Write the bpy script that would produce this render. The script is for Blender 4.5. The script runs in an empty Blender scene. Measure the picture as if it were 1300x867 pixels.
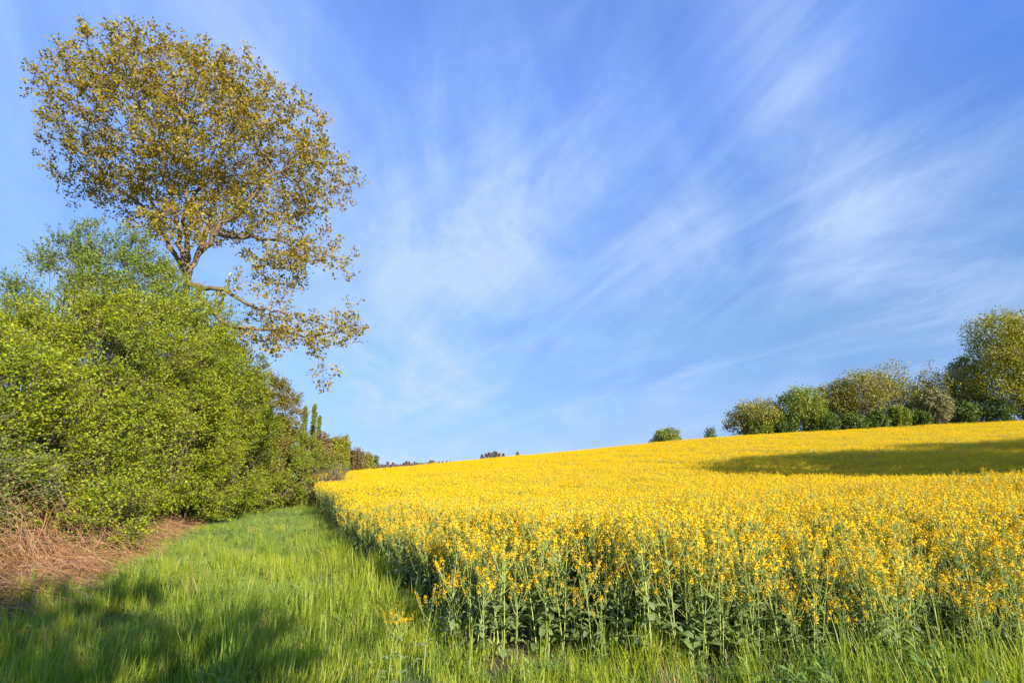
import bpy, math, random
import numpy as np
from mathutils import Vector

# ------------------------------------------------------------------ camera, world, sun, exposure
SC = bpy.context.scene
PITCH = math.radians(13.8)
CAMZ = 1.7
F = 20.0 / 36.0 * 1300
cd = bpy.data.cameras.new('camera'); cam = bpy.data.objects.new('camera', cd)
SC.collection.objects.link(cam)
cd.sensor_width = 36; cd.lens = 20; cd.clip_end = 5000; cd.clip_start = 0.05
cam.location = (0, 0, CAMZ); cam.rotation_euler = (math.pi/2 + PITCH, 0, 0)
SC.camera = cam

SUN_AZ, SUN_EL = math.radians(38), math.radians(23)      # azimuth measured from behind the camera towards its right
to_sun = Vector((math.sin(SUN_AZ)*math.cos(SUN_EL), -math.cos(SUN_AZ)*math.cos(SUN_EL), math.sin(SUN_EL)))
sd = bpy.data.lights.new('sun', 'SUN'); sun = bpy.data.objects.new('sun', sd)
SC.collection.objects.link(sun)
sd.energy = 5.0; sd.angle = math.radians(0.53); sd.color = (1.0, 0.85, 0.63)
sun.rotation_euler = to_sun.to_track_quat('Z', 'Y').to_euler()

W = bpy.data.worlds.new('World'); SC.world = W; W.use_nodes = True
SC.view_settings.view_transform = 'Standard'
SC.view_settings.look = 'None'
SC.view_settings.exposure = 1.3
SC.view_settings.gamma = 1.0
SC.view_settings.use_curve_mapping = False
cy = SC.cycles
cy.max_bounces = 6; cy.diffuse_bounces = 3; cy.glossy_bounces = 2; cy.transmission_bounces = 4
cy.transparent_max_bounces = 4
cy.use_denoising = True
cy.sample_clamp_indirect = 6

def N(nt, t, **kw):
    n = nt.nodes.new(t)
    for k, v in kw.items():
        if k.startswith('i_'):
            key = k[2:]
            n.inputs[int(key) if key.isdigit() else key].default_value = v
        else: setattr(n, k, v)
    return n
def math_n(nt, op, a, b=None, c=None, clamp=False):
    n = nt.nodes.new('ShaderNodeMath'); n.operation = op; n.use_clamp = clamp
    for i, s in enumerate((a, b, c)):
        if s is None: continue
        if isinstance(s, (int, float)): n.inputs[i].default_value = s
        else: nt.links.new(s, n.inputs[i])
    return n.outputs[0]
def mix_c(nt, fac, a, b, mode='MIX'):
    n = nt.nodes.new('ShaderNodeMix'); n.data_type = 'RGBA'; n.blend_type = mode
    for s, i in ((fac, 0), (a, 6), (b, 7)):
        if hasattr(s, 'is_linked') or hasattr(s, 'links'): nt.links.new(s, n.inputs[i])
        else: n.inputs[i].default_value = s if i == 0 else (*s, 1)[:4]
    return n.outputs[2]

def build_world():
    nt = W.node_tree; nt.nodes.clear(); L = nt.links.new
    out = N(nt, 'ShaderNodeOutputWorld'); bg = N(nt, 'ShaderNodeBackground'); L(bg.outputs[0], out.inputs[0])
    bg.inputs[1].default_value = 0.072
    sky = N(nt, 'ShaderNodeTexSky', sky_type='NISHITA', sun_disc=False)
    sky.sun_elevation = SUN_EL; sky.sun_rotation = math.pi - SUN_AZ
    sky.altitude = 300; sky.air_density = 1.0; sky.dust_density = 0.3; sky.ozone_density = 1.6
    tc = N(nt, 'ShaderNodeTexCoord'); sp = N(nt, 'ShaderNodeSeparateXYZ'); L(tc.outputs['Generated'], sp.inputs[0])
    z = math_n(nt, 'MAXIMUM', sp.outputs[2], 0.0)
    # clear, deep spring air: less glare low down, deeper blue overhead
    rp = N(nt, 'ShaderNodeValToRGB'); L(z, rp.inputs[0]); el = rp.color_ramp.elements
    G_ = ((0, (.28, .45, 1.0)), (.07, (.34, .46, .80)), (.24, (.56, .74, 1.0)), (.45, (.70, 1.0, 1.55)), (.6, (.74, 1.16, 2.1)), (1, (.9, 1.25, 2.2)))
    while len(el) < len(G_): el.new(.5)
    for e_, (p_, c_) in zip(el, G_): e_.position = p_; e_.color = (c_[0]/2.5, c_[1]/2.5, c_[2]/2.5, 1)
    vm = N(nt, 'ShaderNodeVectorMath', operation='MULTIPLY'); L(sky.outputs[0], vm.inputs[0]); L(rp.outputs[0], vm.inputs[1])
    vs = N(nt, 'ShaderNodeVectorMath', operation='SCALE'); L(vm.outputs[0], vs.inputs[0]); vs.inputs[3].default_value = 2.5
    zz = math_n(nt, 'ADD', z, 0.13)
    u = math_n(nt, 'DIVIDE', sp.outputs[0], zz); v = math_n(nt, 'DIVIDE', sp.outputs[1], zz)
    # high cirrus, laid out on a layer overhead
    cm = N(nt, 'ShaderNodeCombineXYZ'); L(u, cm.inputs[0]); L(v, cm.inputs[1])
    def layer(rot, sx, sy, scale, detail, rough, dist, off):
        mp = N(nt, 'ShaderNodeMapping'); mp.inputs['Rotation'].default_value = (0, 0, math.radians(rot))
        mp2 = N(nt, 'ShaderNodeMapping'); mp2.inputs['Scale'].default_value = (sx, sy, 1); mp2.inputs['Location'].default_value = off
        L(cm.outputs[0], mp.inputs[0]); L(mp.outputs[0], mp2.inputs[0])
        n = N(nt, 'ShaderNodeTexNoise'); n.inputs['Scale'].default_value = scale; n.inputs['Detail'].default_value = detail
        n.inputs['Roughness'].default_value = rough; n.inputs['Distortion'].default_value = dist
        L(mp2.outputs[0], n.inputs['Vector']); return n.outputs[0]
    def ss(x, a, b):
        m = N(nt, 'ShaderNodeMapRange', interpolation_type='SMOOTHSTEP'); L(x, m.inputs[0])
        m.inputs[1].default_value = a; m.inputs[2].default_value = b; return m.outputs[0]
    fib = layer(16, 1.3, 0.32, 1.2, 9, 0.56, 1.0, (3.1, 0.7, 0))
    fib2 = layer(-24, 1.2, 0.36, 1.4, 9, 0.58, 0.8, (7.4, 2.2, 4))
    big = layer(10, 0.8, 0.4, 0.95, 3, 0.5, 0.5, (1.7, 5.2, 0))
    veil = layer(0, 0.5, 0.35, 0.8, 4, 0.5, 0.5, (9.7, 1.2, 2))
    a = math_n(nt, 'MULTIPLY', ss(fib, 0.38, 0.80), ss(big, 0.44, 0.70))
    b = math_n(nt, 'MULTIPLY', ss(fib2, 0.44, 0.80), 0.5)
    c = math_n(nt, 'MULTIPLY', ss(veil, 0.42, 0.72), 0.38)
    s = math_n(nt, 'ADD', math_n(nt, 'MULTIPLY', a, 0.8), math_n(nt, 'ADD', b, c))
    def bank(u0, v0, su, sv, amp, rot=0):
        # one broad bank of cirrus lying on the layer
        cr, sr = math.cos(math.radians(rot)), math.sin(math.radians(rot))
        du = math_n(nt, 'SUBTRACT', u, u0); dv = math_n(nt, 'SUBTRACT', v, v0)
        p_ = math_n(nt, 'ADD', math_n(nt, 'MULTIPLY', du, cr/su), math_n(nt, 'MULTIPLY', dv, sr/su))
        q_ = math_n(nt, 'ADD', math_n(nt, 'MULTIPLY', du, -sr/sv), math_n(nt, 'MULTIPLY', dv, cr/sv))
        d2 = math_n(nt, 'ADD', math_n(nt, 'MULTIPLY', p_, p_), math_n(nt, 'MULTIPLY', q_, q_))
        return math_n(nt, 'MULTIPLY', math_n(nt, 'EXPONENT', math_n(nt, 'MULTIPLY', d2, -1.0)), amp)
    soft = layer(-8, 1.0, 0.45, 1.6, 9, 0.6, 1.4, (2.3, 8.1, 7))
    tex = math_n(nt, 'ADD', 0.25, math_n(nt, 'ADD', math_n(nt, 'MULTIPLY', ss(soft, 0.34, 0.70), 0.85), math_n(nt, 'MULTIPLY', ss(fib, 0.35, 0.7), 0.35)))
    bs = bank(-.12, 1.5, .34, .75, .42, 8)
    for q in ((.62, 1.05, .14, .6, .42, -32), (1.35, 1.85, .3, .8, .5, -50), (-.8, 3.2, .8, 1.3, .45, 0), (-.55, .85, .2, .35, .25, 15), (.45, 2.0, .5, .8, .42, -30)):
        bs = math_n(nt, 'ADD', bs, bank(*q))
    s = math_n(nt, 'ADD', s, math_n(nt, 'MULTIPLY', bs, tex))
    hz = math_n(nt, 'MULTIPLY', math_n(nt, 'POWER', math_n(nt, 'SUBTRACT', 1.0, z), 6.0), 0.3)
    s = math_n(nt, 'MINIMUM', math_n(nt, 'ADD', s, hz), 0.85)
    s = math_n(nt, 'MULTIPLY', s, ss(sp.outputs[2], -0.05, 0.02))
    L(mix_c(nt, s, vs.outputs[0], (3.3, 4.3, 6.2)), bg.inputs[0])
build_world()

# ------------------------------------------------------------------ helpers
rng = np.random.default_rng(7)
def at(px, py, Y):
    """world point on the ray through photo pixel (px,py) at forward distance Y"""
    x = (px - 650) / F; v = (433.5 - py) / F
    up = math.sin(PITCH) + math.cos(PITCH)*v; f = math.cos(PITCH) - math.sin(PITCH)*v
    return (x/f*Y, Y, CAMZ + up/f*Y)
def sstep(x, a, b):
    t = np.clip((x-a)/(b-a), 0, 1); return t*t*(3-2*t)
HX = np.array([-400, -120, -60, -28, 3.6, 33, 81, 140, 400.]); HZ = np.array([-2, .4, 1.1, 1.75, 4.6, 7.4, 9.9, 11.5, 13.])
def hgt(X, Y):
    X = np.asarray(X, float); Y = np.asarray(Y, float)
    H = (np.interp(X-6, HX, HZ) + np.interp(X+6, HX, HZ) + np.interp(X, HX, HZ))/3
    t = np.clip((Y-17)/73, 0, 1)
    p = t*0.82 + 0.18*t*t*(3-2*t)
    # the far side of the rise rounds off, then drops away
    p = p - 0.0*t
    z = H*p*sstep(X, -16, -2) + H*p*p*(1-sstep(X, -16, -2))
    z = z - np.maximum(Y-92, 0)*0.012
    z = z + 0.5*np.exp(-((Y-14.5)/6.0)**2)*sstep(X, 1, 13)
    z = z + 0.05*np.sin(X*.55+1.3)*np.sin(Y*.43) + 0.03*np.sin(X*1.3+Y*.9)
    z = z + 0.35*sstep(-(X + 9 + .387*(Y-12)), -1.0, 3.5)*sstep(Y, -5, 60)
    return z
def h1(x, y): return float(hgt(x, y))

_wv = np.random.default_rng(3)
_WK = _wv.normal(size=(24, 3)); _WK /= np.linalg.norm(_WK, axis=1)[:, None]; _WP = _wv.uniform(0, 6.28, 24)
def noise3(P, scale, seed=0):
    """smooth noise about -1..1"""
    o = 0; k = (seed*5) % 24
    for i in range(7):
        j = (k+i*3) % 24
        o = o + np.sin((P @ _WK[j])*scale*(0.7+0.22*i) + _WP[j]*(1+seed))
    return o/3.2

def mesh(name, V, Q=None, T=None, mats=(), qmi=None, tmi=None, smooth=False):
    me = bpy.data.meshes.new(name)
    V = np.ascontiguousarray(V, dtype=np.float32)
    me.vertices.add(len(V)); me.vertices.foreach_set('co', V.ravel())
    li = []; st = []; tot = []; mi = []; o = 0
    for A, n, m in ((Q, 4, qmi), (T, 3, tmi)):
        if A is None or len(A) == 0: continue
        A = np.asarray(A, dtype=np.int32); li.append(A.ravel())
        st.append(o + np.arange(len(A))*n); tot.append(np.full(len(A), n)); o += len(A)*n
        mi.append(np.zeros(len(A), np.int32) if m is None else np.asarray(m, np.int32))
    li = np.concatenate(li).astype(np.int32); st = np.concatenate(st).astype(np.int32); mi = np.concatenate(mi)
    me.loops.add(len(li)); me.loops.foreach_set('vertex_index', li)
    me.polygons.add(len(st)); me.polygons.foreach_set('loop_start', st)
    me.polygons.foreach_set('material_index', mi)
    if smooth: me.polygons.foreach_set('use_smooth', np.ones(len(st), dtype=bool))
    for m in mats: me.materials.append(m)
    me.update(calc_edges=True); me.validate(verbose=False)
    return me
def link(name, me, parent=None, coll=None):
    o = bpy.data.objects.new(name, me); (coll or SC.collection).objects.link(o)
    if parent is not None: o.parent = parent
    return o
def thing(name, label, cat, loc=(0, 0, 0), group=None):
    o = bpy.data.objects.new(name, None); SC.collection.objects.link(o); o.empty_display_size = .3
    o.location = loc; o['label'] = label; o['category'] = cat
    if group: o['group'] = group
    return o
TOS = np.array(to_sun)
def unit(v): return v/np.maximum(np.linalg.norm(v, axis=-1, keepdims=True), 1e-9)
def kites(P, D, Nn, Ln, Wd, fold=0.08, mid=0.5):
    n = len(P); D = unit(D); S = unit(np.cross(D, Nn)); Nn = np.cross(S, D)
    Ln = np.broadcast_to(np.asarray(Ln, float), (n,))[:, None]; Wd = np.broadcast_to(np.asarray(Wd, float), (n,))[:, None]
    M = P + D*Ln*mid
    V = np.empty((n, 4, 3)); V[:, 0] = P; V[:, 1] = M + S*Wd/2 + Nn*Ln*fold; V[:, 2] = P + D*Ln; V[:, 3] = M - S*Wd/2 + Nn*Ln*fold
    return V.reshape(-1, 3), np.arange(n*4).reshape(-1, 4)
def tubes(A, B, ra, rb, da=None, db=None, sides=6):
    """tapered tubes from points A to B; da, db are the ring directions"""
    n = len(A)
    if da is None: da = unit(B-A)
    if db is None: db = unit(B-A)
    ref = np.array([.31, .93, .17]); th = np.arange(sides)/sides*2*np.pi
    V = np.empty((n, 2, sides, 3))
    for k, (P, d, r) in enumerate(((A, da, ra), (B, db, rb))):
        u = unit(np.cross(d, ref)); w = np.cross(d, u)
        V[:, k] = P[:, None] + (u[:, None]*np.cos(th)[None, :, None] + w[:, None]*np.sin(th)[None, :, None])*np.broadcast_to(r, (n,))[:, None, None]
    i = np.arange(sides); j = (i+1) % sides
    q = np.stack([i, j, j+sides, i+sides], 1)[None] + (np.arange(n)*2*sides)[:, None, None]
    return V.reshape(-1, 3), q.reshape(-1, 4)
def polytube(pts, r0, r1, sides=5):
    """pts (n,k,3) many polylines"""
    n, k, _ = pts.shape; d = unit(np.gradient(pts, axis=1))
    ref = np.array([.31, .93, .17]); th = np.arange(sides)/sides*2*np.pi
    u = unit(np.cross(d, ref)); w = np.cross(d, u)
    r0 = np.broadcast_to(np.asarray(r0, float), (n,)); r1 = np.broadcast_to(np.asarray(r1, float), (n,))
    r = r0[:, None] + (r1-r0)[:, None]*np.linspace(0, 1, k)[None]
    V = pts[:, :, None] + (u[:, :, None]*np.cos(th)[:, None] + w[:, :, None]*np.sin(th)[:, None])*r[:, :, None, None]
    i = np.arange(sides); j = (i+1) % sides
    q = (np.stack([i, j, j+sides, i+sides], 1)[None] + (np.arange(k-1)*sides)[:, None, None]).reshape(-1, 4)
    q = q[None] + (np.arange(n)*k*sides)[:, None, None]
    return V.reshape(-1, 3), q.reshape(-1, 4)
class Acc:
    def __init__(s): s.V = []; s.Q = []; s.M = []; s.o = 0
    def add(s, VQ, m=0):
        V, Q = VQ; s.V.append(V); s.Q.append(Q+s.o); s.M.append(np.full(len(Q), m)); s.o += len(V); return s
    def mesh(s, name, mats, smooth=False): return mesh(name, np.concatenate(s.V), np.concatenate(s.Q), mats=mats, qmi=np.concatenate(s.M), smooth=smooth)

# ------------------------------------------------------------------ materials
def leaf_mat(name, cols, trans=0.35, tint=(1.25, 1.15, .5), rough=.5, spec=.3, nscale=.9, patch=None, patch_amt=.5):
    m = bpy.data.materials.new(name); m.use_nodes = True; nt = m.node_tree; nt.nodes.clear(); L = nt.links.new
    out = N(nt, 'ShaderNodeOutputMaterial'); ge = N(nt, 'ShaderNodeNewGeometry'); oi = N(nt, 'ShaderNodeObjectInfo')
    rp = N(nt, 'ShaderNodeValToRGB'); e = rp.color_ramp.elements
    while len(e) < len(cols): e.new(0.5)
    for i, c in enumerate(cols): e[i].position = i/(len(cols)-1); e[i].color = (*c, 1)
    r = math_n(nt, 'FRACT', math_n(nt, 'ADD', ge.outputs['Random Per Island'], oi.outputs['Random']))
    L(r, rp.inputs[0]); col = rp.outputs[0]
    if patch:
        nz = N(nt, 'ShaderNodeTexNoise'); nz.inputs['Scale'].default_value = nscale; nz.inputs['Detail'].default_value = 2
        L(ge.outputs['Position'], nz.inputs['Vector'])
        mr = N(nt, 'ShaderNodeMapRange', interpolation_type='SMOOTHSTEP'); L(nz.outputs[0], mr.inputs[0])
        mr.inputs[1].default_value = .42; mr.inputs[2].default_value = .62; mr.inputs[4].default_value = patch_amt
        col = mix_c(nt, mr.outputs[0], col, patch)
    pb = N(nt, 'ShaderNodeBsdfPrincipled'); L(col, pb.inputs['Base Color'])
    pb.inputs['Roughness'].default_value = rough; pb.inputs['Specular IOR Level'].default_value = spec
    if trans > 0:
        tr = N(nt, 'ShaderNodeBsdfTranslucent'); L(mix_c(nt, 1.0, col, tint, 'MULTIPLY'), tr.inputs[0])
        mx = N(nt, 'ShaderNodeMixShader'); mx.inputs[0].default_value = trans
        L(pb.outputs[0], mx.inputs[1]); L(tr.outputs[0], mx.inputs[2]); L(mx.outputs[0], out.inputs[0])
    else: L(pb.outputs[0], out.inputs[0])
    return m
def bark_mat(name, a, b, scale=6, bump=.4):
    m = bpy.data.materials.new(name); m.use_nodes = True; nt = m.node_tree; nt.nodes.clear(); L = nt.links.new
    out = N(nt, 'ShaderNodeOutputMaterial'); pb = N(nt, 'ShaderNodeBsdfPrincipled'); L(pb.outputs[0], out.inputs[0])
    ge = N(nt, 'ShaderNodeNewGeometry'); nz = N(nt, 'ShaderNodeTexNoise'); nz.inputs['Scale'].default_value = scale; nz.inputs['Detail'].default_value = 5
    mp = N(nt, 'ShaderNodeMapping'); mp.inputs['Scale'].default_value = (1, 1, .3); L(ge.outputs['Position'], mp.inputs[0]); L(mp.outputs[0], nz.inputs['Vector'])
    L(mix_c(nt, nz.outputs[0], a, b), pb.inputs['Base Color']); pb.inputs['Roughness'].default_value = .9
    bp = N(nt, 'ShaderNodeBump'); bp.inputs['Strength'].default_value = bump; bp.inputs['Distance'].default_value = .05
    L(nz.outputs[0], bp.inputs['Height']); L(bp.outputs[0], pb.inputs['Normal'])
    return m
M_OAKLEAF = leaf_mat('oak_leaf', [(.25, .20, .02), (.34, .28, .028), (.20, .20, .02), (.28, .20, .028)], .4, (1.2, 1.05, .5))
M_BARK = bark_mat('bark', (.075, .06, .042), (.20, .15, .10))
M_DBARK = bark_mat('dark_bark', (.07, .055, .04), (.16, .125, .09))
M_HEDGE = leaf_mat('hedge_leaf', [(.21, .29, .006), (.38, .42, .007), (.09, .175, .006), (.29, .345, .007)], .42, (1.3, 1.2, .35), nscale=.55, patch=(.09, .17, .014), patch_amt=.35)
M_HEDGEM = leaf_mat('mid_leaf', [(.16, .22, .016), (.23, .27, .018), (.10, .17, .014)], .4, (1.25, 1.2, .4))
M_HEDGEP = leaf_mat('pale_leaf', [(.16, .21, .05), (.20, .25, .07), (.12, .17, .04)], .35, (1.2, 1.15, .6))
M_HEDGEB = leaf_mat('cool_leaf', [(.12, .19, .025), (.18, .25, .03), (.09, .15, .02)], .38, (1.2, 1.2, .5))
M_HEDGEO = leaf_mat('ochre_leaf', [(.19, .15, .022), (.15, .16, .02), (.24, .18, .03)], .38, (1.2, 1.05, .5))
M_FGREEN = leaf_mat('far_green', [(.16, .22, .028), (.21, .26, .035), (.11, .17, .022)], .3)
M_FYEL = leaf_mat('far_yellow', [(.22, .245, .025), (.29, .30, .03), (.14, .17, .02)], .35)
M_FOLIVE = leaf_mat('far_olive', [(.21, .22, .035), (.27, .26, .045), (.15, .17, .03)], .3)
M_FBROWN = leaf_mat('far_brown', [(.17, .125, .055), (.21, .15, .07), (.12, .10, .045)], .25)
M_FDARK = leaf_mat('far_dark', [(.075, .125, .022), (.10, .16, .028), (.05, .09, .018)], .2)
M_FRED = leaf_mat('far_red', [(.26, .15, .09), (.2, .13, .08), (.3, .18, .11)], .2)
M_PALEG = leaf_mat('far_pale', [(.24, .24, .13), (.2, .21, .1), (.28, .27, .15)], .25)
M_GRASS = leaf_mat('grass_blade', [(.23, .31, .02), (.35, .42, .03), (.14, .23, .02), (.44, .47, .08)], .4, (1.2, 1.15, .45), rough=.45, spec=.35, nscale=.45, patch=(.10, .21, .035), patch_amt=.45)
M_GRASSB = leaf_mat('grass_blue', [(.13, .25, .06), (.18, .30, .08), (.23, .33, .06), (.12, .21, .05)], .35, (1.1, 1.15, .6), rough=.45, spec=.35)
M_DRY = leaf_mat('dry_blade', [(.42, .28, .15), (.34, .21, .11), (.48, .34, .19), (.25, .14, .08)], .15, (1, 1, 1), rough=.7)
M_CANE = leaf_mat('dead_cane', [(.30, .14, .06), (.42, .26, .13), (.15, .075, .04), (.34, .24, .14), (.24, .10, .045)], 0, rough=.7)
M_PETAL = leaf_mat('rape_petal', [(.84, .575, .005), (.81, .535, .003), (.87, .62, .008)], .35, (.92, 1.0, .3), rough=.55, spec=.2)
M_STEM = leaf_mat('rape_stem', [(.32, .40, .10), (.25, .34, .08), (.40, .47, .14)], .15, rough=.5)
M_RLEAF = leaf_mat('rape_leaf', [(.20, .29, .10), (.27, .36, .14), (.14, .22, .075)], .3, (1.2, 1.25, .5), rough=.42, spec=.5)

def ground_mat():
    m = bpy.data.materials.new('soil_and_turf'); m.use_nodes = True; nt = m.node_tree; nt.nodes.clear(); L = nt.links.new
    out = N(nt, 'ShaderNodeOutputMaterial'); pb = N(nt, 'ShaderNodeBsdfPrincipled'); L(pb.outputs[0], out.inputs[0]); pb.inputs['Roughness'].default_value = .95
    ge = N(nt, 'ShaderNodeNewGeometry')
    n1 = N(nt, 'ShaderNodeTexNoise'); n1.inputs['Scale'].default_value = 1.3; n1.inputs['Detail'].default_value = 6; L(ge.outputs['Position'], n1.inputs['Vector'])
    n2 = N(nt, 'ShaderNodeTexNoise'); n2.inputs['Scale'].default_value = 22; n2.inputs['Detail'].default_value = 4; L(ge.outputs['Position'], n2.inputs['Vector'])
    g = mix_c(nt, n1.outputs[0], (.05, .085, .018), (.09, .13, .025)); s = mix_c(nt, n2.outputs[0], (.06, .042, .028), (.14, .10, .07))
    sp = N(nt, 'ShaderNodeSeparateXYZ'); L(ge.outputs['Position'], sp.inputs[0])
    mr = N(nt, 'ShaderNodeMapRange'); L(math_n(nt, 'ADD', sp.outputs[0], math_n(nt, 'MULTIPLY', sp.outputs[1], .387)), mr.inputs[0])
    mr.inputs[1].default_value = 1.8; mr.inputs[2].default_value = 2.5
    mr2 = N(nt, 'ShaderNodeMapRange'); L(sp.outputs[1], mr2.inputs[0]); mr2.inputs[1].default_value = 5.2; mr2.inputs[2].default_value = 6.0
    L(mix_c(nt, math_n(nt, 'MULTIPLY', mr.outputs[0], mr2.outputs[0]), g, s), pb.inputs['Base Color'])
    bp = N(nt, 'ShaderNodeBump'); bp.inputs['Strength'].default_value = .6; bp.inputs['Distance'].default_value = .06; L(n2.outputs[0], bp.inputs['Height']); L(bp.outputs[0], pb.inputs['Normal'])
    return m

# ------------------------------------------------------------------ ground, one sheet
def build_ground():
    a = np.concatenate([-np.geomspace(2500, 62, 22), np.arange(-60, 120.1, 1.0), np.geomspace(123, 2500, 22)])
    b = np.concatenate([-np.geomspace(1500, 42, 14), np.arange(-40, 130.1, 1.0), np.geomspace(133, 2500, 24)])
    X, Y = np.meshgrid(a, b); Z = hgt(X, Y)
    V = np.stack([X, Y, Z], -1).reshape(-1, 3); nx = len(a)
    i, j = np.meshgrid(np.arange(nx-1), np.arange(len(b)-1)); k = (j*nx+i).ravel()
    Q = np.stack([k, k+1, k+1+nx, k+nx], 1)
    o = link('ground', mesh('ground', V, Q, mats=[ground_mat()], smooth=True)); o['kind'] = 'structure'
build_ground()

# ------------------------------------------------------------------ scattering (stuff only)
def scatter(name, P, rot, scl, idx, coll, label):
    me = bpy.data.meshes.new(name); me.vertices.add(len(P)); me.vertices.foreach_set('co', np.asarray(P, np.float32).ravel())
    me.attributes.new('rot', 'FLOAT_VECTOR', 'POINT').data.foreach_set('vector', np.asarray(rot, np.float32).ravel())
    me.attributes.new('scl', 'FLOAT', 'POINT').data.foreach_set('value', np.asarray(scl, np.float32))
    me.attributes.new('idx', 'INT', 'POINT').data.foreach_set('value', np.asarray(idx, np.int32))
    o = link(name, me); o['kind'] = 'stuff'; o['label'] = label
    ng = bpy.data.node_groups.new(name, 'GeometryNodeTree')
    ng.interface.new_socket('Geometry', in_out='INPUT', socket_type='NodeSocketGeometry')
    ng.interface.new_socket('Geometry', in_out='OUTPUT', socket_type='NodeSocketGeometry')
    gi = ng.nodes.new('NodeGroupInput'); go = ng.nodes.new('NodeGroupOutput')
    ip = ng.nodes.new('GeometryNodeInstanceOnPoints'); ci = ng.nodes.new('GeometryNodeCollectionInfo')
    ci.inputs['Collection'].default_value = coll; ci.inputs['Separate Children'].default_value = True; ci.inputs['Reset Children'].default_value = True
    ip.inputs['Pick Instance'].default_value = True
    def attr(nm, ty):
        n = ng.nodes.new('GeometryNodeInputNamedAttribute'); n.data_type = ty; n.inputs['Name'].default_value = nm; return n.outputs[0]
    e = ng.nodes.new('FunctionNodeEulerToRotation')
    L = ng.links.new
    L(attr('rot', 'FLOAT_VECTOR'), e.inputs[0]); L(e.outputs[0], ip.inputs['Rotation'])
    L(attr('scl', 'FLOAT'), ip.inputs['Scale']); L(attr('idx', 'INT'), ip.inputs['Instance Index'])
    L(gi.outputs[0], ip.inputs['Points']); L(ci.outputs[0], ip.inputs['Instance']); L(ip.outputs[0], go.inputs[0])
    md = o.modifiers.new('scatter', 'NODES'); md.node_group = ng
    return o
def variants(cname, meshes):
    c = bpy.data.collections.new(cname)
    for i, m in enumerate(meshes): c.objects.link(bpy.data.objects.new('%s_%02d' % (cname, i), m))
    return c

# ------------------------------------------------------------------ grass
def blades(n, rad, h0, h1_, w, lean, r):
    a = r.uniform(0, 6.283, n); q = rad*np.sqrt(r.uniform(0, 1, n)); B = np.stack([q*np.cos(a), q*np.sin(a), np.full(n, -.03)], 1)
    h = r.uniform(h0, h1_, n); az = r.uniform(0, 6.283, n); d = np.stack([np.cos(az), np.sin(az), 0*az], 1)
    s = np.stack([-np.sin(az), np.cos(az), 0*az], 1); ln = r.uniform(.1, 1, n)**1.5*lean
    out = []; ts = (0, .35, .7, 1.0); ws = (1, .85, .5, .06)
    for t, ww in zip(ts, ws):
        c = B + d*(ln*h*t**2)[:, None] + np.array([0, 0, 1])*(h*(t - .35*ln*t**2.5))[:, None]
        out += [c - s*w*ww/2, c + s*w*ww/2]
    V = np.stack(out, 1); q = np.array([[0, 1, 3, 2], [2, 3, 5, 4], [4, 5, 7, 6]])
    return V.reshape(-1, 3), (q[None] + (np.arange(n)*8)[:, None, None]).reshape(-1, 4)
STRAYS = [at(497, 778, 5.2)[:2], at(513, 783, 5.2)[:2], at(541, 757, 5.5)[:2]]
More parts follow.
